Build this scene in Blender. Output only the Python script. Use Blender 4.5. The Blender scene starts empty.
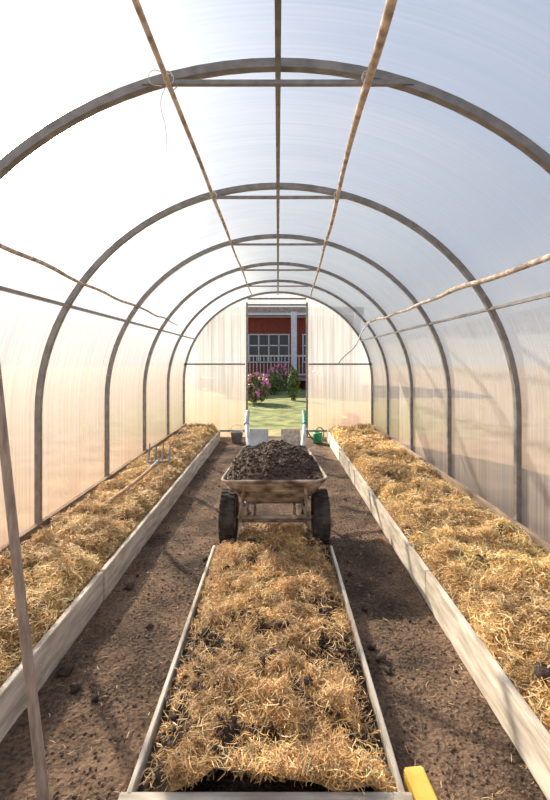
import bpy, bmesh, math, random
import numpy as np
from mathutils import Vector, Matrix
random.seed(7); rng=np.random.default_rng(11)
S=bpy.context.scene
C=S.collection
S.view_settings.view_transform='Standard'
S.view_settings.exposure=0.0

# ---------------------------------------------------------------- helpers
def link(o,parent=None):
    C.objects.link(o)
    if parent: o.parent=parent
    return o
def empty(name,loc=(0,0,0)):
    e=bpy.data.objects.new(name,None); e.empty_display_size=.1; C.objects.link(e); return e
def mesh_obj(name,verts,faces,mat=None,parent=None,smooth=False):
    me=bpy.data.meshes.new(name); me.from_pydata([tuple(v) for v in verts],[],[tuple(f) for f in faces]); me.update()
    if mat: me.materials.append(mat)
    if smooth: me.shade_smooth()
    o=bpy.data.objects.new(name,me); return link(o,parent)
def np_mesh(name,V,F,mat,parent=None,col=None,smooth=False):
    V=np.asarray(V,np.float32); F=np.asarray(F,np.int32); n=F.shape[1]
    me=bpy.data.meshes.new(name)
    me.vertices.add(len(V)); me.vertices.foreach_set('co',V.ravel())
    me.loops.add(F.size); me.loops.foreach_set('vertex_index',F.ravel())
    me.polygons.add(len(F)); me.polygons.foreach_set('loop_start',np.arange(0,F.size,n,dtype=np.int32))
    me.polygons.foreach_set('loop_total',np.full(len(F),n,np.int32))
    me.update(calc_edges=True)
    if col is not None:
        a=me.color_attributes.new('Col','FLOAT_COLOR','POINT')
        c=np.ones((len(V),4),np.float32); c[:,:3]=col; a.data.foreach_set('color',c.ravel())
    if mat: me.materials.append(mat)
    if smooth: me.shade_smooth()
    me.validate()
    o=bpy.data.objects.new(name,me); return link(o,parent)
def box(name,c,s,mat,parent=None,rot=(0,0,0),bev=0.0):
    bm=bmesh.new(); bmesh.ops.create_cube(bm,size=1)
    bmesh.ops.scale(bm,vec=s,verts=bm.verts)
    if bev>0: bmesh.ops.bevel(bm,geom=bm.edges[:],offset=bev,segments=2,affect='EDGES')
    me=bpy.data.meshes.new(name); bm.to_mesh(me); bm.free()
    me.materials.append(mat)
    o=bpy.data.objects.new(name,me); o.location=c; o.rotation_euler=rot
    return link(o,parent)
def tube(name,pts,r,mat,parent=None,radii=None,smooth=True,res=4):
    cu=bpy.data.curves.new(name,'CURVE'); cu.dimensions='3D'; cu.bevel_depth=r; cu.bevel_resolution=res; cu.use_fill_caps=True
    sp=cu.splines.new('BEZIER' if smooth and len(pts)>2 else 'POLY')
    if sp.type=='BEZIER':
        sp.bezier_points.add(len(pts)-1)
        for i,p in enumerate(pts):
            b=sp.bezier_points[i]; b.co=p; b.handle_left_type=b.handle_right_type='AUTO'
            if radii: b.radius=radii[i]
        sp.resolution_u=8
    else:
        sp.points.add(len(pts)-1)
        for i,p in enumerate(pts):
            sp.points[i].co=(*p,1)
            if radii: sp.points[i].radius=radii[i]
    cu.materials.append(mat)
    o=bpy.data.objects.new(name,cu); return link(o,parent)
def lathe(name,prof,mat,parent=None,n=40,axis='Z',loc=(0,0,0)):
    V=[];F=[];m=len(prof)
    for i in range(n):
        a=2*math.pi*i/n
        for r,h in prof:
            if axis=='Z': V.append((r*math.cos(a),r*math.sin(a),h))
            else: V.append((h,r*math.cos(a),r*math.sin(a)))
    for i in range(n):
        j=(i+1)%n
        for k in range(m-1): F.append((i*m+k,j*m+k,j*m+k+1,i*m+k+1))
    o=mesh_obj(name,V,F,mat,parent,True); o.location=loc; return o

T=rng.random((256,256))
def vn(x,y,s=0):
    x=np.asarray(x,float)+s*17.3+100; y=np.asarray(y,float)+s*9.1+100
    xi=np.floor(x).astype(int); yi=np.floor(y).astype(int); fx=x-xi; fy=y-yi
    fx=fx*fx*(3-2*fx); fy=fy*fy*(3-2*fy)
    g=lambda a,b:T[a%256,b%256]
    return (g(xi,yi)*(1-fx)+g(xi+1,yi)*fx)*(1-fy)+(g(xi,yi+1)*(1-fx)+g(xi+1,yi+1)*fx)*fy
def fbm(x,y,s=0): return .5*vn(x,y,s)+.28*vn(x*2.1,y*2.1,s+1)+.15*vn(x*4.3,y*4.3,s+2)+.07*vn(x*9,y*9,s+3)

# ---------------------------------------------------------------- materials
def newmat(name):
    m=bpy.data.materials.new(name); m.use_nodes=True
    nt=m.node_tree; b=nt.nodes['Principled BSDF']; return m,nt,b
def N(nt,t,**k):
    n=nt.nodes.new(t)
    for a,v in k.items(): setattr(n,a,v)
    return n
def noisy(name,c1,c2,scale=8,rough=.8,metal=0,bump=.3,stretch=(1,1,1),dist=.01,detail=6,lo=.35,hi=.65):
    m,nt,b=newmat(name)
    tc=N(nt,'ShaderNodeTexCoord'); mp=N(nt,'ShaderNodeMapping'); mp.inputs['Scale'].default_value=stretch
    nz=N(nt,'ShaderNodeTexNoise'); nz.inputs['Scale'].default_value=scale; nz.inputs['Detail'].default_value=detail
    cr=N(nt,'ShaderNodeValToRGB'); cr.color_ramp.elements[0].position=lo; cr.color_ramp.elements[1].position=hi
    cr.color_ramp.elements[0].color=(*c1,1); cr.color_ramp.elements[1].color=(*c2,1)
    L=nt.links.new
    L(tc.outputs['Object'],mp.inputs[0]); L(mp.outputs[0],nz.inputs['Vector']); L(nz.outputs[0],cr.inputs[0]); L(cr.outputs[0],b.inputs['Base Color'])
    b.inputs['Roughness'].default_value=rough; b.inputs['Metallic'].default_value=metal
    if bump>0:
        bp=N(nt,'ShaderNodeBump'); bp.inputs['Strength'].default_value=bump; bp.inputs['Distance'].default_value=dist
        L(nz.outputs[0],bp.inputs['Height']); L(bp.outputs[0],b.inputs['Normal'])
    return m
M_steel=noisy('steel_tube',(.19,.18,.172),(.29,.275,.265),20,.4,.25,.05)
M_wood=noisy('weathered_board',(.42,.35,.27),(.76,.68,.57),6,.85,0,.35,(6,1,6),.004)
M_woodx=noisy('weathered_board_x',(.42,.35,.27),(.76,.68,.57),6,.85,0,.35,(1,6,6),.004)
M_base=noisy('base_timber',(.16,.11,.075),(.32,.23,.16),5,.85,0,.3,(5,1,5),.004)
M_pole=noisy('barked_pole',(.30,.22,.17),(.72,.62,.52),22,.85,0,.6,(1,1,1),.004)
M_stake=noisy('stake_wood',(.28,.21,.16),(.46,.37,.30),14,.8,0,.3,(6,6,1),.003)
M_shaft=noisy('fork_shaft_wood',(.38,.22,.11),(.58,.38,.22),14,.7,0,.2,(6,1,6),.003)
M_string=noisy('twine',(.6,.56,.5),(.8,.77,.7),50,.9,0,0)
M_rubber=noisy('tyre_rubber',(.018,.016,.015),(.09,.072,.058),18,.85,0,.3)
M_galv=noisy('galvanised_dirty',(.13,.085,.055),(.54,.44,.34),11,.8,.05,.4,(1,1,1.6),.005,8,.38,.64)
M_galvin=noisy('galvanised_inner',(.42,.43,.43),(.78,.81,.83),7,.5,.15,.1)
M_frame=noisy('cart_frame_rusty',(.16,.10,.065),(.44,.35,.27),18,.7,.15,.2)
M_green=noisy('green_plastic',(.02,.20,.09),(.04,.28,.13),10,.5,0,.05)
M_manure=noisy('manure',(.022,.013,.009),(.125,.075,.048),45,.95,0,1.0,(1,1,1),.02)
M_clod=noisy('soil_clod',(.022,.014,.010),(.095,.06,.04),40,.95,0,.8,(1,1,1),.01)
M_crumb=noisy('path_crumb',(.05,.032,.022),(.18,.118,.08),30,.95,0,.5,(1,1,1),.01)
M_yellow=noisy('yellow_paint',(.66,.40,.05),(.82,.55,.12),12,.6,0,.1)
M_grey=noisy('grey_plastic',(.25,.26,.27),(.42,.43,.44),10,.5,0,.05)
M_red=noisy('red_cladding',(.16,.035,.027),(.28,.062,.045),8,.8,0,.2,(6,1,1))
M_white=noisy('white_trim',(.52,.57,.66),(.64,.70,.78),8,.6,0,.05)
M_rail=noisy('railing_paint',(.45,.42,.40),(.62,.60,.58),8,.6,0,.05)
M_glass,nt,b=newmat('window_glass'); b.inputs['Base Color'].default_value=(.03,.04,.055,1); b.inputs['Roughness'].default_value=.12
M_roof=noisy('roof_tile',(.24,.20,.18),(.38,.33,.30),12,.8,0,.3)
M_leaf=noisy('leaf',(.07,.11,.035),(.26,.31,.10),12,.7,0,0)
M_pink=noisy('pink_petal',(.60,.12,.30),(.82,.36,.54),12,.6,0,0)
M_redp=noisy('red_plastic',(.55,.06,.03),(.68,.1,.05),12,.5,0,0)
M_fork=noisy('fork_steel',(.20,.19,.18),(.38,.36,.34),20,.45,.5,.1)
M_bark=noisy('bark',(.10,.07,.05),(.2,.15,.1),14,.9,0,.4)

def vcol_mat(name,rough=.75,nscale=60,bump=.5,transl=0):
    m,nt,b=newmat(name); L=nt.links.new
    a=N(nt,'ShaderNodeAttribute'); a.attribute_name='Col'
    tc=N(nt,'ShaderNodeTexCoord'); nz=N(nt,'ShaderNodeTexNoise'); nz.inputs['Scale'].default_value=nscale; nz.inputs['Detail'].default_value=6
    mr=N(nt,'ShaderNodeMapRange'); mr.inputs['From Min'].default_value=.3; mr.inputs['From Max'].default_value=.7; mr.inputs['To Min'].default_value=.6; mr.inputs['To Max'].default_value=1.25
    mx=N(nt,'ShaderNodeVectorMath',operation='SCALE')
    L(tc.outputs['Object'],nz.inputs['Vector']); L(nz.outputs[0],mr.inputs[0]); L(a.outputs['Color'],mx.inputs[0]); L(mr.outputs[0],mx.inputs['Scale']); L(mx.outputs[0],b.inputs['Base Color'])
    b.inputs['Roughness'].default_value=rough
    if bump:
        bp=N(nt,'ShaderNodeBump'); bp.inputs['Strength'].default_value=bump; bp.inputs['Distance'].default_value=.01
        L(nz.outputs[0],bp.inputs['Height']); L(bp.outputs[0],b.inputs['Normal'])
    return m
M_straw=vcol_mat('straw',.6,25,0)
M_bed=vcol_mat('bed_surface',.95,60,1.0)

# twin-wall polycarbonate: part clear, part blurred (rough refraction), part milky
def poly(name,scale,fine,rib=(.8,1.2),coarse=(.40,.56),dmix=.42):
    m=bpy.data.materials.new(name); m.use_nodes=True; nt=m.node_tree; nt.nodes.clear(); L=nt.links.new
    out=N(nt,'ShaderNodeOutputMaterial'); tc=N(nt,'ShaderNodeTexCoord')
    def nz_(sc,det):
        mp=N(nt,'ShaderNodeMapping'); mp.inputs['Scale'].default_value=sc
        nz=N(nt,'ShaderNodeTexNoise'); nz.inputs['Scale'].default_value=1; nz.inputs['Detail'].default_value=det
        L(tc.outputs['Object'],mp.inputs[0]); L(mp.outputs[0],nz.inputs['Vector']); return nz
    nz=nz_(scale,5); nf=nz_(fine,2)
    sep=N(nt,'ShaderNodeSeparateXYZ'); L(tc.outputs['Object'],sep.inputs[0])
    def mr(src,a,b_,c,d):
        n=N(nt,'ShaderNodeMapRange'); n.inputs['From Min'].default_value=a; n.inputs['From Max'].default_value=b_; n.inputs['To Min'].default_value=c; n.inputs['To Max'].default_value=d; L(src,n.inputs[0]); return n.outputs[0]
    def mul(a,b_):
        n=N(nt,'ShaderNodeMath',operation='MULTIPLY'); L(a,n.inputs[0]); L(b_,n.inputs[1]); return n.outputs[0]
    ground_tint=mul(mr(sep.outputs['Z'],.1,1.2,1.0,0.0),mr(nz.outputs[0],.3,.7,.55,1.0))  # tan towards the base, painted in for ground outside showing blurred through the sheet
    cm=N(nt,'ShaderNodeMix',data_type='RGBA'); cm.inputs[6].default_value=(.82,.83,.84,1); cm.inputs[7].default_value=(.60,.41,.28,1); L(ground_tint,cm.inputs[0])
    ct=N(nt,'ShaderNodeMix',data_type='RGBA'); ct.inputs[6].default_value=(.96,.97,.98,1); ct.inputs[7].default_value=(.92,.80,.69,1); L(ground_tint,ct.inputs[0])
    tr=N(nt,'ShaderNodeBsdfTransparent'); L(ct.outputs[2],tr.inputs[0])
    rf=N(nt,'ShaderNodeBsdfRefraction'); L(ct.outputs[2],rf.inputs[0]); rf.inputs['Roughness'].default_value=.75; rf.inputs['IOR'].default_value=1.15
    tl=N(nt,'ShaderNodeBsdfTranslucent'); L(cm.outputs[2],tl.inputs[0])
    df=N(nt,'ShaderNodeBsdfDiffuse'); L(cm.outputs[2],df.inputs[0])
    mk=N(nt,'ShaderNodeMixShader'); mk.inputs[0].default_value=dmix; L(tl.outputs[0],mk.inputs[1]); L(df.outputs[0],mk.inputs[2])
    m0=N(nt,'ShaderNodeMixShader'); m0.inputs[0].default_value=.25; L(tr.outputs[0],m0.inputs[1]); L(rf.outputs[0],m0.inputs[2])
    fr=mul(mr(nz.outputs[0],.3,.7,*coarse),mr(nf.outputs[0],.3,.7,*rib))
    m1=N(nt,'ShaderNodeMixShader'); L(fr,m1.inputs[0]); L(m0.outputs[0],m1.inputs[1]); L(mk.outputs[0],m1.inputs[2])
    gl=N(nt,'ShaderNodeBsdfGlossy'); gl.inputs['Roughness'].default_value=.22
    f=N(nt,'ShaderNodeFresnel'); f.inputs[0].default_value=1.45
    fm=N(nt,'ShaderNodeMath',operation='MULTIPLY'); fm.inputs[1].default_value=.75; L(f.outputs[0],fm.inputs[0])
    bp=N(nt,'ShaderNodeBump'); bp.inputs['Strength'].default_value=.6; bp.inputs['Distance'].default_value=.01; L(nf.outputs[0],bp.inputs['Height']); L(bp.outputs[0],gl.inputs['Normal'])
    m2=N(nt,'ShaderNodeMixShader'); L(fm.outputs[0],m2.inputs[0]); L(m1.outputs[0],m2.inputs[1]); L(gl.outputs[0],m2.inputs[2])
    L(m2.outputs[0],out.inputs[0]); return m
M_poly=poly('polycarbonate_vault',(1.0,5,.7),(.5,60,.5),(.88,1.12),(.25,.36))
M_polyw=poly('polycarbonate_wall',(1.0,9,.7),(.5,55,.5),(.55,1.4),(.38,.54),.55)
M_polyend=poly('polycarbonate_end',(9,1,.7),(60,.5,.5),(.75,1.25),(.46,.62))

# ground
def ground_mat(name,outside):
    m,nt,b=newmat(name); L=nt.links.new; tc=N(nt,'ShaderNodeTexCoord')
    n1=N(nt,'ShaderNodeTexNoise'); n1.inputs['Scale'].default_value=3.0; n1.inputs['Detail'].default_value=8
    n2=N(nt,'ShaderNodeTexNoise'); n2.inputs['Scale'].default_value=70; n2.inputs['Detail'].default_value=8
    for n in (n1,n2): L(tc.outputs['Object'],n.inputs['Vector'])
    c=N(nt,'ShaderNodeValToRGB'); e=c.color_ramp.elements; e[0].position=.40; e[1].position=.62
    if outside: e[0].color=(.22,.145,.085,1); e[1].color=(.46,.34,.21,1)
    else: e[0].color=(.042,.025,.015,1); e[1].color=(.235,.145,.088,1)
    ad=N(nt,'ShaderNodeMix',data_type='FLOAT'); ad.inputs[0].default_value=.38; L(n1.outputs[0],ad.inputs[2]); L(n2.outputs[0],ad.inputs[3]); L(ad.outputs[0],c.inputs[0])
    bp=N(nt,'ShaderNodeBump'); bp.inputs['Strength'].default_value=1.0; bp.inputs['Distance'].default_value=.02; L(n2.outputs[0],bp.inputs['Height']); L(bp.outputs[0],b.inputs['Normal'])
    b.inputs['Roughness'].default_value=.95
    if outside:
        sp=N(nt,'ShaderNodeSeparateXYZ'); L(tc.outputs['Object'],sp.inputs[0])
        mr=N(nt,'ShaderNodeMapRange'); mr.inputs['From Min'].default_value=6.3; mr.inputs['From Max'].default_value=7.6; L(sp.outputs['Y'],mr.inputs[0])
        ab=N(nt,'ShaderNodeMath',operation='ABSOLUTE'); L(sp.outputs['X'],ab.inputs[0])
        mr2=N(nt,'ShaderNodeMapRange'); mr2.inputs['From Min'].default_value=2.5; mr2.inputs['From Max'].default_value=4.5; mr2.inputs['To Min'].default_value=1; mr2.inputs['To Max'].default_value=0; L(ab.outputs[0],mr2.inputs[0])
        mm=N(nt,'ShaderNodeMath',operation='MULTIPLY'); L(mr.outputs[0],mm.inputs[0]); L(mr2.outputs[0],mm.inputs[1])
        gc=N(nt,'ShaderNodeValToRGB'); g=gc.color_ramp.elements; g[0].position=.40; g[1].position=.60; g[0].color=(.08,.11,.03,1); g[1].color=(.32,.33,.11,1); L(ad.outputs[0],gc.inputs[0])
        mx=N(nt,'ShaderNodeMix',data_type='RGBA'); L(mm.outputs[0],mx.inputs[0]); L(c.outputs[0],mx.inputs[6]); L(gc.outputs[0],mx.inputs[7]); L(mx.outputs[2],b.inputs['Base Color'])
    else: L(c.outputs[0],b.inputs['Base Color'])
    return m
M_path=ground_mat('path_soil',False); M_out=ground_mat('garden_ground',True)

# ---------------------------------------------------------------- floor and outside ground
def gh(x,y): return .020*(fbm(x*3,y*3,5)-.5)+.012*(vn(x*14,y*14,15)-.5)+.007*(vn(x*30,y*30,16)-.5)
xs=np.linspace(-1.53,1.53,220); ys=np.linspace(-2.5,6.56,600)
X,Y=np.meshgrid(xs,ys); Z=gh(X,Y)
nx,ny=len(xs),len(ys); idx=np.arange(nx*ny).reshape(ny,nx)
F=np.stack([idx[:-1,:-1],idx[:-1,1:],idx[1:,1:],idx[1:,:-1]],-1).reshape(-1,4)
floor=np_mesh('floor',np.stack([X,Y,Z],-1).reshape(-1,3),F,M_path,smooth=True)
mesh_obj('garden_lawn',[(-60,-40,-.03),(60,-40,-.03),(60,90,-.03),(-60,90,-.03)],[(0,1,2,3)],M_out)

# ---------------------------------------------------------------- greenhouse shell
A,B,Z0=1.5,1.43,.87
YF,YB=6.5,-2.44
def prof(a,b,n=48,z0=0.0):
    P=[(-a,z0),(-a,z0+(Z0-z0)/2)]
    for i in range(n+1):
        t=math.pi*(1-i/n); P.append((a*math.cos(t),Z0+b*math.sin(t)))
    P+= [(a,z0+(Z0-z0)/2),(a,z0)]
    return P
def shell(name,pts,mat):
    V=[];F=[]
    for p in pts:
        for y in (YB,YF): V.append((p[0],y,p[1]))
    for i in range(len(pts)-1): F.append((2*i,2*i+1,2*i+3,2*i+2))
    return mesh_obj(name,V,F,mat,smooth=True)
ZW=25
def arcp(d0,d1,n=24): 
    return [((A+.004)*math.cos(math.radians(d0+(d1-d0)*i/n)),Z0+(B+.004)*math.sin(math.radians(d0+(d1-d0)*i/n))) for i in range(n+1)]
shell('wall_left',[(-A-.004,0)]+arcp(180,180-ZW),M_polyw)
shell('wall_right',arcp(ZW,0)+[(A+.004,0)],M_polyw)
shell('ceiling',arcp(180-ZW,ZW,64),M_poly)
DX0,DX1,DZ=-.475,.443,2.07
def zarc(x): return Z0+B*math.sqrt(max(0,1-(x/A)**2))
def endwall(name,y,door):
    V=[];F=[]
    def pan(x0,x1,zb):
        n=24; base=len(V); pts=[(x0,zb),(x1,zb)]
        for i in range(n+1):
            x=x1+(x0-x1)*i/n; pts.append((x,zarc(x)))
        for p in pts: V.append((p[0],y,p[1]))
        F.append(tuple(range(base,base+len(pts))))
    if door:
        pan(-A,DX0,0); pan(DX0,DX1,DZ); pan(DX1,A,0)
    else: pan(-A,A,0)
    return mesh_obj(name,V,F,M_polyend)
endwall('wall_back',YF,True); endwall('wall_front',YB,False)

frame=empty('greenhouse_frame')
def arch(name,y,wr=.032,wd=.030):
    o=prof(A-.003,B-.003); i_=prof(A-.003-wr,B-.003-wr)
    V=[];F=[]
    for (xo,zo),(xi,zi) in zip(o,i_):
        V+= [(xo,y-wd/2,zo),(xo,y+wd/2,zo),(xi,y+wd/2,zi),(xi,y-wd/2,zi)]
    for k in range(len(o)-1):
        a=4*k
        for q in range(4):
            r=(q+1)%4; F.append((a+q,a+r,a+4+r,a+4+q))
    F.append((0,1,2,3)); e=4*(len(o)-1); F.append((e+3,e+2,e+1,e))
    return mesh_obj(name,V,F,M_steel,frame)
AY=[-2.42,-1.48,-.48,.50,1.50,2.54,3.56,4.56,5.54,6.47]
for k,y in enumerate(AY):
    arch('arch_%d'%k,y)
    if k<9: box('tie_bar_%d'%k,(0,y-.012,2.206),(.98,.016,.016),M_steel,frame)
L_=YF-YB; cy=(YF+YB)/2
box('ridge_purlin',(0,cy,Z0+B-.05),(.020,L_-.02,.020),M_steel,frame)
for sx,z in((-1,1.54),(1,1.52)):
    xx=A*math.sqrt(1-((z-Z0)/B)**2)-.028
    box('side_purlin_%d'%(sx+1),(sx*xx,cy,z),(.020,L_-.02,.018),M_steel,frame)
y=YF-.03
box('door_post_l',(DX0-.014,y,1.06),(.028,.03,2.12),M_steel,frame)
box('door_post_r',(DX1+.014,y,1.06),(.028,.03,2.12),M_steel,frame)
for n,z in (('door_head',DZ+.014),('transom',2.18)): box(n,((DX0+DX1)/2,y,z),(DX1-DX0,.03,.026),M_steel,frame)
for n,z in (('end_rail',1.15),('end_sill',.10)):
    box(n+'_l',((DX0-A)/2-.01,y,z),(DX0+A-.06,.03,.026),M_steel,frame)
    box(n+'_r',((DX1+A)/2+.01,y,z),(A-DX1-.06,.03,.026),M_steel,frame)
for sx in (-1,1): box('baseboard_'+('left' if sx<0 else 'right'),(sx*(A-.052),cy,.11),(.03,L_-.1,.22),M_base)

# ---------------------------------------------------------------- poles and twine
def wobble_pole(name,p0,p1,r,mat,n=14,amp=.012,taper=(1.1,.75)):
    pts=[];rad=[]
    for i in range(n):
        t=i/(n-1); p=Vector(p0).lerp(Vector(p1),t)
        p+=Vector((random.uniform(-amp,amp),0,random.uniform(-amp,amp))); pts.append(p)
        rad.append((taper[0]*(1-t)+taper[1]*t)*random.uniform(.88,1.14))
    return tube(name,pts,r,mat,radii=rad)
wobble_pole('ceiling_pole',(-.39,.3,2.20),(-.395,6.2,2.19),.0105,M_pole,amp=.005)
wobble_pole('ceiling_pole',(.275,.3,2.19),(.50,6.2,2.18),.013,M_pole,amp=.009)
wobble_pole('side_pole',(-1.13,.7,1.69),(-1.27,5.2,1.66),.010,M_pole,amp=.01)
wobble_pole('side_pole',(1.13,.7,1.62),(1.17,5.6,1.70),.015,M_pole,amp=.014)
tw=empty('twine_ties')
for px,py,pz in ((-.39,1.49,2.205),(.32,1.49,2.205),(-.39,2.52,2.2),(.36,2.52,2.2),(-.39,4.54,2.2),(.44,4.54,2.19)):
    pts=[]
    for i in range(25):
        a=i*.9; pts.append((px+.016*math.cos(a)+.0004*i-.005,py+(i-12)*.002,pz+.010+.022*math.sin(a)))
    tube('wrap',pts,.0018,M_string,tw,res=1)
tube('dangling_string',[(-.40,1.48,2.20),(-.425,1.49,2.14),(-.41,1.5,2.05),(-.405,1.5,1.93)],.0013,M_string,tw,res=1)
tube('loop_string',[(-.41,1.48,2.24),(-.45,1.46,2.23),(-.455,1.46,2.19),(-.42,1.48,2.19)],.0013,M_string,tw,res=1)
for sx,py in ((-1,1.50),(-1,3.56),(1,1.50),(1,3.56),(1,5.54)):
    px=sx*1.16; tube('hanger',[(px,py,1.67),(px,py,zarc(px)-.03)],.0013,M_string,tw,res=1)
tube('sagging_cord',[(1.16,5.3,1.68),(1.02,5.0,1.55),(.85,4.6,1.35),(.68,4.4,1.22),(.64,4.38,1.17)],.008,M_string,tw,res=2)
tube('wooden_stake',[(-.588,1.05,0.0),(-.66,1.05,.62),(-.728,1.05,1.25),(-.81,1.05,2.04)],.012,M_stake,radii=[1.15,1.0,.9,.85])

# ---------------------------------------------------------------- raised beds
STRAW=np.array([(.93,.62,.26),(.86,.54,.20),(.98,.74,.39),(.78,.45,.15),(.94,.67,.33),(.56,.31,.11)])
STRAWC=np.array([(.88,.56,.23),(.80,.47,.17),(.95,.67,.34),(.64,.35,.12),(.46,.24,.09),(.74,.43,.16)])
def strands(n,x0,x1,y0,y1,hf,mask,lmin=.03,lmax=.10,w=.0034,pal=STRAW,power=1.35,tl=.36):
    m=int(n*4); u=rng.random(m); y=y0+(y1-y0)*u**power; x=x0+(x1-x0)*rng.random(m)
    k=rng.random(m)<mask(x,y); x=x[k][:n]; y=y[k][:n]; n=len(x)
    z=hf(x,y)+rng.random(n)**1.7*.035
    ang=vn(x*9,y*9,3)*9+rng.normal(0,1.1,n)
    Ln=rng.uniform(lmin,lmax,n); tilt=rng.normal(0,tl,n)
    d=np.stack([np.cos(ang)*np.cos(tilt),np.sin(ang)*np.cos(tilt),np.sin(tilt)],-1)
    side=np.stack([-np.sin(ang),np.cos(ang),rng.normal(0,.5,n)],-1); side/=np.linalg.norm(side,axis=1)[:,None]
    up=np.cross(d,side)
    bend=rng.normal(0,.20,n)*Ln; bu=rng.normal(0,.12,n)*Ln
    P=np.stack([x,y,z],-1); ww=w*rng.uniform(.6,1.35,n)*(1+.16*np.maximum(y-2,0))
    V=np.zeros((n,8,3))
    for i,t in enumerate((-.5,-.17,.17,.5)):
        c=P+d*(Ln*t)[:,None]+side*(bend*(1-4*t*t))[:,None]+up*(bu*(1-4*t*t))[:,None]
        g=ww*(.5 if abs(t)<.4 else .3)
        V[:,2*i]=c-side*g[:,None]; V[:,2*i+1]=c+side*g[:,None]
    V[:,:,0]=np.clip(V[:,:,0],x0-.012,x1+.012)
    V[:,:,2]=np.maximum(V[:,:,2],.012)
    b=np.arange(n)[:,None]*8
    F=np.concatenate([b+np.array([[2*i,2*i+1,2*i+3,2*i+2]]) for i in range(3)],0)
    col=pal[rng.integers(0,len(pal),n)]*rng.uniform(.65,1.15,n)[:,None]*(.6+.75*vn(x*6,y*6,8))[:,None]
    col=np.clip(np.repeat(col[:,None,:],8,1).reshape(-1,3),0,.95)
    return V.reshape(-1,3),F,col
def bed_surface(name,x0,x1,y0,y1,hf,mask,parent,step=.014):
    xs=np.arange(x0,x1+step,step); xs[-1]=x1; ys=np.arange(y0,y1+step,step); ys[-1]=y1
    X,Y=np.meshgrid(xs,ys); Z=hf(X,Y)
    k=np.clip(mask(X,Y)*1.3-.3,0,1)[...,None]
    dark=np.array([.060,.036,.022])*(.6+.9*fbm(X*12,Y*12,4))[...,None]
    st=np.array([.56,.34,.14])*(.35+.9*fbm(X*14,Y*14,6))[...,None]
    c=dark*(1-k)+st*k
    nx,ny=len(xs),len(ys); idx=np.arange(nx*ny).reshape(ny,nx)
    F=np.stack([idx[:-1,:-1],idx[:-1,1:],idx[1:,1:],idx[1:,:-1]],-1).reshape(-1,4)
    return np_mesh(name,np.stack([X,Y,Z],-1).reshape(-1,3),F,M_bed,parent,c.reshape(-1,3),True)
def edge(x,x0,x1,w=.05): return np.clip(np.minimum(x-x0,x1-x)/w,0,1)
def planks(parent,x,y0,y1,zt,L=1.9,th=.026):
    yy=y0;i=0
    while yy<y1-.05:
        e=min(y1,yy+L); j=random.uniform(-.003,.003)
        box('side_board_%d'%i,(x+j,(yy+e)/2,zt/2+random.uniform(-.004,.004)),(th,e-yy-.004,zt),M_wood,parent,rot=(0,random.uniform(-.02,.02),random.uniform(-.002,.002)),bev=.003)
        if e<y1-.05: box('peg_%d'%i,(x+(.03 if x>0 else -.03),e,zt/2-.01),(.03,.04,zt-.02),M_wood,parent,bev=.002)
        yy=e;i+=1
XL,XR,BT=-.88,.747,.155
def mk_side(x0,x1,seed,xboard):
    hf=lambda x,y:.112+edge(x,x0,x1,.07)*.025+.13*edge(x,x0-.02,x1+.02,.12)*fbm(x*5,y*5,seed)+.055*(vn(x*15,y*15,seed+2)-.5)
    mask=lambda x,y:np.clip((fbm(x*6,y*6,seed+9)-.24)*8,0,1)
    bd=empty('raised_garden_bed')
    planks(bd,xboard,.15,6.2,BT)
    box('end_board',((x0+x1)/2,6.2,BT/2),(abs(x1-x0)+.02,.026,BT),M_woodx,bd,bev=.003)
    bed_surface('soil',x0,x1,.15,6.19,hf,mask,bd,.018)
    V,F,c=strands(82000,x0+.01,x1-.01,.35,6.17,hf,mask,.025,.085,.0032)
    np_mesh('straw_mulch',V,F,M_straw,bd,c)
    return hf,bd
hL,bedL=mk_side(-1.43,XL-.014,21,XL)
hR,bedR=mk_side(XR+.014,1.43,43,XR)
CX0,CX1,CY0,CY1,CT=-.385,.322,1.075,2.5,.08
ctr=empty('raised_garden_bed')
planks(ctr,CX0,1.06,CY1,CT,3,.016); planks(ctr,CX1,1.06,CY1,CT,3,.016)
box('front_board',((CX0+CX1)/2,1.058,CT/2),(CX1-CX0+.05,.024,CT),M_woodx,ctr,bev=.002)
def hc(x,y):
    e=edge(x,CX0,CX1,.10)
    return .036+e*.022+.085*e*fbm(x*7,y*7,77)+.04*(vn(x*18,y*18,80)-.5)*(e+.2)
def mc(x,y):
    base=(fbm(x*9,y*9,61)-.43)*6+.55
    base=base-np.clip((.15-(x-CX0))/.13,0,1)*.75-np.clip((.07-(CX1-x))/.07,0,1)*.6
    base=base-np.clip((1.3-y)/.2,0,1)*np.clip((-.1-x)/.2,0,1)*.5
    return np.clip(base,0.10,1)
bed_surface('soil',CX0+.008,CX1-.008,1.07,2.5,hc,mc,ctr,.010)
V,F,c=strands(40000,CX0+.02,CX1-.02,1.08,2.49,hc,mc,.016,.060,.0022,STRAWC,1.1,.42)
np_mesh('straw_mulch',V,F,M_straw,ctr,c)
SX0,SX1=-.265,.205
def hs_(x,y): 
    e=edge(x,SX0,SX1,.09); return .004+e*np.clip((3.05-y)/.5,0,1)*(.05+.07*fbm(x*6,y*6,77))
ms_=lambda x,y:np.clip((fbm(x*5.5,y*5.5,61)-.42)*8+.5,.1,1)*np.clip((3.0-y)/.3,0,1)
bed_surface('spilled_soil',SX0,SX1,2.505,3.05,hs_,ms_,floor,.012)
V,F,c=strands(5000,SX0+.01,SX1-.01,2.505,3.0,hs_,ms_,.022,.07,.003,STRAWC)
np_mesh('spilled_straw',V,F,M_straw,floor,c)

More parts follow.
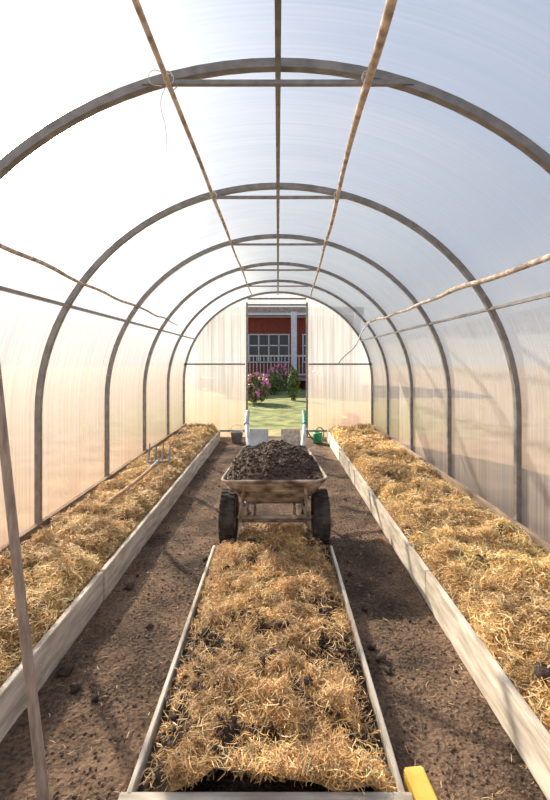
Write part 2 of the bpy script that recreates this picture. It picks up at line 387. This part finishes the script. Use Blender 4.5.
# ---------------------------------------------------------------- clods
def icos(sub):
    bm=bmesh.new(); bmesh.ops.create_icosphere(bm,subdivisions=sub,radius=1)
    V=np.array([v.co[:] for v in bm.verts]); F=np.array([[v.index for v in f.verts] for f in bm.faces]); bm.free(); return V,F
I1,I2,I3=icos(1),icos(2),icos(3)
def clods(name,items,mat,ico,parent=None,rough=.35):
    Vs=[];Fs=[];b=0
    for (x,y,z,r) in items:
        v,f=ico; q=v.copy(); s=rng.random()*50
        n=vn(q[:,0]*2.2+s,q[:,1]*2.2+q[:,2]*1.7,3)-.5; n2=vn(q[:,0]*5+s,q[:,2]*5+q[:,1]*3,4)-.5
        q=q*(1+rough*2*n+rough*n2)[:,None]*np.array([rng.uniform(.8,1.25),rng.uniform(.8,1.25),rng.uniform(.6,.9)])
        a=rng.random()*6.28; R=np.array([[math.cos(a),-math.sin(a),0],[math.sin(a),math.cos(a),0],[0,0,1]])
        Vs.append(q@R.T*r+np.array([x,y,z])); Fs.append(f+b); b+=len(v)
    return np_mesh(name,np.concatenate(Vs),np.concatenate(Fs),mat,parent)
def pix(px,py,z):
    d=(1.2-z)*411/(py-361); return (px-278)*d/411,d
it=[]
for px,py,r in ((301,700,.026),(266,668,.024),(288,632,.024),(262,664,.018),(309,706,.016),(255,735,.014),(330,690,.016),(345,640,.018),(322,712,.016),(190,660,.020),(205,640,.022),(285,745,.014),(240,618,.016),(352,655,.018),(200,690,.020),(300,600,.016),(195,675,.02),(215,655,.018),(170,740,.018),(225,580,.016),(180,710,.018)):
    x,y=pix(px,py,.1); z=float(hc(np.array(x),np.array(y)))
    for _ in range(4): it.append((x+random.gauss(0,r*.8),y+random.gauss(0,r*.8),z+r*.8+.004,r*random.uniform(.35,.75)))
for _ in range(1300):
    x=random.uniform(CX0+.02,CX1-.02); y=random.uniform(1.09,2.48)
    if float(mc(np.array(x),np.array(y)))<.42 or random.random()<.12:
        z=float(hc(np.array(x),np.array(y))); r=random.uniform(.003,.011); it.append((x,y,z+r*.6+random.uniform(0,.014),r))
clods('manure_clods',it,M_clod,I2,ctr)
it=[]
for px,py,r in ((66,672,.026),(75,690,.022),(130,588,.022),(52,660,.014),(95,700,.012),(380,660,.022),(372,648,.014),(388,672,.014),(205,560,.016),(150,628,.014),(365,610,.016),(350,575,.014),(172,500,.018),(345,500,.018)):
    x,y=pix(px,py,.0); it.append((x,y,r*.45,r))
for _ in range(70):
    x=random.choice([random.uniform(-.84,-.42),random.uniform(.35,.71)]); y=random.uniform(1.1,6); r=random.uniform(.004,.010); it.append((x,y,r*.5,r))
clods('path_manure_clods',it,M_clod,I2,floor)
it=[]
for _ in range(5000):
    x=random.choice([random.uniform(-.86,-.40),random.uniform(.34,.73)]); y=.9+5.4*random.random()**1.6; r=random.uniform(.0018,.0055); it.append((x,y,float(gh(np.array(x),np.array(y)))+r*.3,r))
clods('path_crumbs',it,M_crumb,I1,floor)
it=[]
for px,py,r in ((447,497,.035),(545,676,.028),(525,610,.018),(480,560,.016),(430,478,.02),(545,655,.02),(400,470,.014)):
    x,y=pix(px,py,.2); it.append((x,y,float(hR(np.array(x),np.array(y)))+r*.9,r))
clods('manure_clods',it,M_clod,I2,bedR)
it=[]
for px,py,r in ((60,545,.02),(30,600,.02),(20,560,.018),(85,500,.02)):
    x,y=pix(px,py,.2); it.append((x,y,float(hL(np.array(x),np.array(y)))+r*.8,r))
clods('manure_clods',it,M_clod,I2,bedL)
zero=lambda x,y:gh(x,y)+.003
one=lambda x,y:np.ones_like(x)
V,F,c=strands(320,-.86,-.41,.9,5.8,zero,one,.012,.035,.002); V[:,2]=np.minimum(V[:,2],.02)
V2,F2,c2=strands(320,.345,.73,.9,5.8,zero,one,.012,.035,.002); V2[:,2]=np.minimum(V2[:,2],.02)
np_mesh('loose_straw',np.concatenate([V,V2]),np.concatenate([F,F2+len(V)]),M_straw,floor,np.concatenate([c,c2])*.6)

# ---------------------------------------------------------------- wheelbarrow
wb=empty('wheelbarrow'); wb.location=(-.022,2.72,0)
R=.17
for sx in (-1,1):
    w=empty('wheel_%d'%(0 if sx<0 else 1)); w.parent=wb; w.location=(sx*.302,0,R+.004)
    prof_t=[(.105,-.036),(.118,-.046),(.140,-.052),(.158,-.048),(.166,-.034),(.168,-.015),(.168,.015),(.166,.034),(.158,.048),(.140,.052),(.118,.046),(.105,.036),(.100,0),(.105,-.036)]
    lathe('tyre',prof_t,M_rubber,w,48,'X')
    V=[];F=[]
    for i in range(26):
        a=2*math.pi*i/26
        for q,xo in ((0,-.026),(.5,.026)):
            aa=a+q*2*math.pi/26; ca,sa=math.cos(aa),math.sin(aa); b0=len(V)
            for dr_ in (.160,.1735):
                for dt in (-.009,.009):
                    for dxx in (-.019,.019): V.append((xo+dxx,dr_*ca-dt*sa,dr_*sa+dt*ca))
            F+=[(b0,b0+1,b0+3,b0+2),(b0+4,b0+6,b0+7,b0+5),(b0,b0+4,b0+5,b0+1),(b0+2,b0+3,b0+7,b0+6),(b0,b0+2,b0+6,b0+4),(b0+1,b0+5,b0+7,b0+3)]
    mesh_obj('tread',V,F,M_rubber,w)
    lathe('rim',[(.0,.03),(.022,.03),(.024,.014),(.07,.006),(.085,.02),(.108,.038),(.112,.034),(.112,-.034),(.108,-.038),(.085,-.02),(.07,-.006),(.024,-.014),(.022,-.03),(.0,-.03)],M_frame,w,36,'X')
tube('axle',[(-.30,0,R),(.30,0,R)],.011,M_frame,wb,res=5)
def rrect(x0,x1,y0,y1,r,z0,z1,n=6):
    P=[]
    for cx,cy_,a0 in ((x1-r,y0+r,-90),(x1-r,y1-r,0),(x0+r,y1-r,90),(x0+r,y0+r,180)):
        for i in range(n+1):
            a=math.radians(a0+90*i/n); P.append((cx+r*math.cos(a),cy_+r*math.sin(a)))
    return [(x*1.0,y,z0+(z1-z0)*(y-y0)/(y1-y0)) for x,y in P]
TP=.74
def taperx(P,y0,y1,s): return [(x*(1-(1-s)*(y-y0)/(y1-y0)),y,z) for x,y,z in P]
yf,yb=-.21,.66
ZR0,ZR1=.465,.505
rings=[]
for t in (0,.03,.12,.3,.55,.8,1.0):
    x=.195+.138*t**.85; y0=-.06+(yf+.06)*t; y1=.40+(yb-.40)*t
    zz0=.285+(ZR0-.285)*t; zz1=.285+(ZR1-.285)*t
    rings.append(taperx(rrect(-x,x,y0,y1,.05+.03*t,zz0,zz1),y0,y1,TP))
m=len(rings[0]); V=[p for r_ in rings for p in r_]; F=[tuple(range(m))]
for k in range(len(rings)-1):
    for i in range(m):
        j=(i+1)%m; F.append((k*m+i,k*m+j,(k+1)*m+j,(k+1)*m+i))
tray=mesh_obj('tray',V,F,M_galv,wb,True)
so=tray.modifiers.new('thick','SOLIDIFY'); so.thickness=.004; so.offset=1
rim=[(x,y,z+.006*math.sin(x*23)-.004*math.sin(y*15+x*9)) for x,y,z in rings[-1]]
tube('rim_roll',rim+[rim[0]],.0085,M_galv,wb,smooth=False)
for xx in (-.135,.125):
    box('back_side_board',(xx,.665,.57),(.155,.014,.14),M_galvin if xx<0 else M_wood,wb,rot=(-.15,0,0),bev=.003)
for t in (.84,.58):
    x=.195+.138*t**.85; y0=-.06+(yf+.06)*t
    tube('front_rib',[(-x+.06,y0-.004,.285+(ZR0-.285)*t),(x-.06,y0-.004,.285+(ZR0-.285)*t)],.006,M_galv,wb)
for sx in (-1,1):
    tube('handle_rail',[(sx*.215,-.13,.215),(sx*.20,.0,.240),(sx*.19,.35,.275),(sx*.205,.6,.36),(sx*.235,.80,.50),(sx*.262,1.0,.62),(sx*.27,1.18,.68)],.018,M_galvin,wb)
    tube('grip',[(sx*.264,1.0,.625),(sx*.27,1.12,.668),(sx*.272,1.26,.705)],.024,M_green if sx>0 else M_grey,wb)
    tube('leg',[(sx*.195,.42,.28),(sx*.215,.46,.14),(sx*.215,.50,.012),(sx*.215,.56,.012)],.012,M_frame,wb)
    tube('axle_bracket',[(sx*.20,-.02,.26),(sx*.215,0,.16)],.013,M_frame,wb)
    tube('nose_strut',[(sx*.215,-.13,.215),(sx*.20,-.155,.30),(sx*.19,-.17,.42)],.011,M_frame,wb)
tube('nose_bar',[(-.225,-.13,.215),(.225,-.13,.215)],.014,M_frame,wb,smooth=False)
tube('cross_bar',[(-.20,.10,.270),(.20,.10,.270)],.012,M_frame,wb,smooth=False)
tube('lower_bar',[(-.215,-.02,.15),(.215,-.02,.15)],.010,M_frame,wb,smooth=False)
for sx in (-1,1): tube('drop_link',[(sx*.13,-.02,.15),(sx*.13,-.02,.28)],.009,M_frame,wb,smooth=False)
tube('leg_brace',[(-.215,.48,.10),(.215,.48,.10)],.009,M_frame,wb,smooth=False)
xs=np.linspace(-1,1,90); ys=np.linspace(-1,1,110); U,W=np.meshgrid(xs,ys)
y1h=.54; ycen=(yf+y1h)/2; yh=(y1h-yf)/2-.002
sx_=U*np.sqrt(1-W*W/2); sy_=W*np.sqrt(1-U*U/2)
sq=.35
UX=(U*(1-sq)+sx_*sq); UY=(W*(1-sq)+sy_*sq)
Yl=ycen+UY*yh; Xl=UX*.333*(1-(1-TP)*(Yl-yf)/(yb-yf))
rr2=np.clip(np.sqrt(U*U*.9+W*W*.9),0,1)
Zl=.478+.03*(Yl-yf)+.125*(1-rr2**1.8)+.055*(fbm(Xl*14,Yl*14,31)-.45)*(1-rr2**8)-.016*np.maximum(abs(U),abs(W))**14
nx,ny=90,110; idx=np.arange(nx*ny).reshape(ny,nx)
F=np.stack([idx[:-1,:-1],idx[:-1,1:],idx[1:,1:],idx[1:,:-1]],-1).reshape(-1,4)
np_mesh('manure_load',np.stack([Xl,Yl,Zl],-1).reshape(-1,3),F,M_manure,wb,None,True)
it=[]
for _ in range(900):
    i=random.randrange(2,108); j=random.randrange(2,88); r=random.uniform(.003,.011)
    it.append((Xl[i,j],Yl[i,j],Zl[i,j]+r*.2,r))
clods('manure_lumps',it,M_manure,I2,wb)

# ---------------------------------------------------------------- garden fork on the left bed
fk=empty('garden_fork')
zf=.235
tube('shaft',[(-1.17,2.70,zf),(-1.12,3.10,zf+.02),(-1.08,3.58,zf+.05)],.014,M_shaft,fk)
tube('socket',[(-1.085,3.53,zf+.047),(-1.075,3.68,zf+.06)],.017,M_fork,fk)
tube('shoulder',[(-1.18,3.70,zf+.06),(-1.075,3.68,zf+.06),(-.985,3.72,zf+.06)],.010,M_fork,fk)
for i in range(4):
    x=-1.175+i*.062
    tube('tine_%d'%i,[(x,3.70,zf+.06),(x,3.74,zf+.10),(x,3.77,zf+.21)],.009,M_fork,fk,radii=[1.1,1,.6])
bm=bmesh.new(); bmesh.ops.create_cube(bm,size=1); bmesh.ops.scale(bm,vec=(.055,.14,.085),verts=bm.verts)
bmesh.ops.bevel(bm,geom=bm.edges[:],offset=.005,segments=3,affect='EDGES')
me=bpy.data.meshes.new('yellow_wooden_block'); bm.to_mesh(me); bm.free(); me.materials.append(M_yellow)
yo=bpy.data.objects.new('yellow_wooden_block',me); yo.location=(.377,1.06,.048); yo.rotation_euler=(0,0,.10); C.objects.link(yo)
box('end_slot',(0,-.0702,.0),(.022,.004,.014),M_bark,yo)

# ---------------------------------------------------------------- watering can, bucket
wc=empty('watering_can'); wc.location=(.58,6.0,0.004); wc.scale=(.8,.8,.8)
lathe('body',[(0,.004),(.085,.004),(.09,.012),(.085,.17),(.078,.19),(.05,.195),(.05,.188),(0,.16)],M_green,wc)
tube('spout',[(-.07,0,.05),(-.14,0,.13),(-.19,0,.23)],.013,M_green,wc,radii=[1.4,1,.9])
tube('rose',[(-.185,0,.222),(-.205,0,.25)],.026,M_green,wc,radii=[.6,1.2])
tube('handle',[(-.02,0,.19),(.0,0,.27),(.08,0,.26),(.11,0,.16),(.085,0,.06)],.010,M_green,wc)
bk=empty('bucket'); bk.location=(-.60,6.0,0.004); bk.scale=(.8,.8,.8)
lathe('pail',[(0,.005),(.085,.005),(.115,.2),(.122,.205),(.118,.21),(.108,.198),(.08,.02),(0,.02)],M_grey,bk)
tube('bail',[(-.115,0,.2),(-.09,.0,.29),(0,0,.33),(.09,0,.29),(.115,0,.2)],.004,M_fork,bk)

# ---------------------------------------------------------------- outside
def leaf_cloud(name,c,rad,n,mat,size,parent,hollow=.5):
    d=rng.normal(size=(n,3)); d/=np.linalg.norm(d,axis=1)[:,None]
    r=(hollow+(1-hollow)*rng.random(n))*(.75+.45*vn(d[:,0]*3+c[0]*3,d[:,1]*3+d[:,2]*2,9))
    P=d*r[:,None]*np.array(rad)+np.array(c); P[:,2]=np.maximum(P[:,2],.0)
    a=rng.normal(size=(n,3)); a/=np.linalg.norm(a,axis=1)[:,None]; b=np.cross(a,rng.normal(size=(n,3))); b/=np.linalg.norm(b,axis=1)[:,None]
    s=size*rng.uniform(.6,1.3,n)[:,None]
    V=np.stack([P-a*s,P+b*s*.45,P+a*s,P-b*s*.45],1).reshape(-1,3)
    return np_mesh(name,V,np.arange(n*4).reshape(-1,4),mat,parent)
def bush(x,y,w,h,fl):
    e=empty('flowering_bush' if fl else 'garden_shrub')
    for k in range(4): tube('stem_%d'%k,[(x,y,-.03),(x+random.uniform(-.3,.3)*w,y+random.uniform(-.2,.2),h*.7)],.015,M_bark,e,res=2)
    leaf_cloud('leaves',(x,y,h*.5),(w*.5,w*.45,h*.52),1500,M_leaf,.055,e)
    if fl: leaf_cloud('blossom',(x,y-.05,h*.6),(w*.52,w*.5,h*.45),150,M_pink,.085,e,.95)
for a in ((-.70,12.0,.95,.85,True),(-.15,15.2,.8,.7,False),(.48,12.8,.36,1.0,False),(-1.6,14,1.2,.9,False),(1.7,14,1.3,1.0,True),(.05,16.8,1.0,1.0,True)): bush(*a)
hs=empty('red_house'); hy=19.0
box('facade',(0,hy+2,1.6),(7,4,3.26),M_red,hs)
for i in range(24): box('batten_%d'%i,(-3.45+i*.3,hy-.015,1.6),(.03,.03,3.2),M_red,hs)
box('eave',(0,hy-.35,3.42),(7.6,.9,.34),M_roof,hs)
box('fascia',(0,hy-.82,3.28),(7.6,.04,.10),M_white,hs)
mesh_obj('roof',[(-3.8,hy-.8,3.58),(3.8,hy-.8,3.58),(3.8,hy+4.3,4.0),(-3.8,hy+4.3,4.0)],[(0,1,2,3)],M_roof,hs)
for wi,(x0,x1) in enumerate(((-1.35,.50),(1.15,2.3),(-3.2,-2.0))):
    zc0,zc1=1.15,2.42
    box('glass_%d'%wi,((x0+x1)/2,hy-.03,(zc0+zc1)/2),(x1-x0,.03,zc1-zc0),M_glass,hs)
    for z in (zc0,zc1,zc0+.6*(zc1-zc0)): box('rail_%d'%wi,((x0+x1)/2,hy-.06,z),(x1-x0+.1,.05,.05),M_white,hs)
    for k in range(5): box('mullion_%d'%wi,(x0+(x1-x0)*k/4,hy-.06,(zc0+zc1)/2),(.05,.05,zc1-zc0),M_white,hs)
box('porch_deck',(0,hy-.75,.42),(7.0,1.5,.12),M_roof,hs)
for z in (1.42,.62): box('balustrade_rail',(0,hy-1.45,z),(7.0,.06,.07),M_rail,hs)
for i in range(47): box('baluster_%d'%i,(-3.45+i*.15,hy-1.45,1.02),(.035,.03,.8),M_rail,hs)
for x in (-3.4,.68,3.4): box('porch_post',(x,hy-1.45,1.65),(.24,.2,3.3),M_white,hs,bev=.01)
for nm,x,y_,mt,s in (('yellow_bucket',1.05,7.1,M_yellow,1.2),('red_bucket',1.32,7.35,M_redp,1.3)):
    o=lathe(nm,[(0,.0),(.085,.0),(.12,.21),(.127,.215),(.120,.22),(.11,.2),(.08,.02),(0,.02)],mt,None,32,'Z',(x,y_,-.028)); o.scale=(s,s,s)

# ---------------------------------------------------------------- light
sd=Vector((-.78,1,.80)).normalized()
su=bpy.data.lights.new('sun','SUN'); su.energy=12.5; su.angle=math.radians(.9); su.color=(1,.88,.71)
so_=bpy.data.objects.new('sun',su); so_.rotation_euler=sd.to_track_quat('Z','Y').to_euler(); so_.location=sd*20; C.objects.link(so_)
w=bpy.data.worlds.new('sky'); S.world=w; w.use_nodes=True; nt=w.node_tree; L=nt.links.new
bg=nt.nodes['Background']; tc=N(nt,'ShaderNodeTexCoord')
sp=N(nt,'ShaderNodeSeparateXYZ'); L(tc.outputs['Generated'],sp.inputs[0])
cr=N(nt,'ShaderNodeValToRGB'); e=cr.color_ramp.elements; e[0].position=0; e[0].color=(.86,.81,.75,1); e[1].position=.75; e[1].color=(.36,.52,.82,1)
el=cr.color_ramp.elements.new(.25); el.color=(.66,.75,.88,1)
L(sp.outputs['Z'],cr.inputs[0])
dt=N(nt,'ShaderNodeVectorMath',operation='DOT_PRODUCT'); L(tc.outputs['Generated'],dt.inputs[0]); dt.inputs[1].default_value=sd
mx=N(nt,'ShaderNodeMath',operation='MAXIMUM'); mx.inputs[1].default_value=0; L(dt.outputs['Value'],mx.inputs[0])
pw=N(nt,'ShaderNodeMath',operation='POWER'); pw.inputs[1].default_value=14; L(mx.outputs[0],pw.inputs[0])
gs=N(nt,'ShaderNodeMath',operation='MULTIPLY'); gs.inputs[1].default_value=1.5; L(pw.outputs[0],gs.inputs[0])
gc=N(nt,'ShaderNodeVectorMath',operation='SCALE'); gc.inputs[0].default_value=(1,.97,.92); L(gs.outputs[0],gc.inputs['Scale'])
ad=N(nt,'ShaderNodeVectorMath',operation='ADD'); L(cr.outputs[0],ad.inputs[0]); L(gc.outputs[0],ad.inputs[1])
L(ad.outputs[0],bg.inputs[0]); bg.inputs[1].default_value=.86

# ---------------------------------------------------------------- camera
cam=bpy.data.cameras.new('camera'); cam.sensor_width=36; cam.lens=411/800*36; cam.shift_y=-39/800; cam.shift_x=-3/800; cam.clip_start=.02
co=bpy.data.objects.new('camera',cam); co.location=(0,0,1.2); co.rotation_euler=(math.pi/2,0,0); C.objects.link(co); S.camera=co
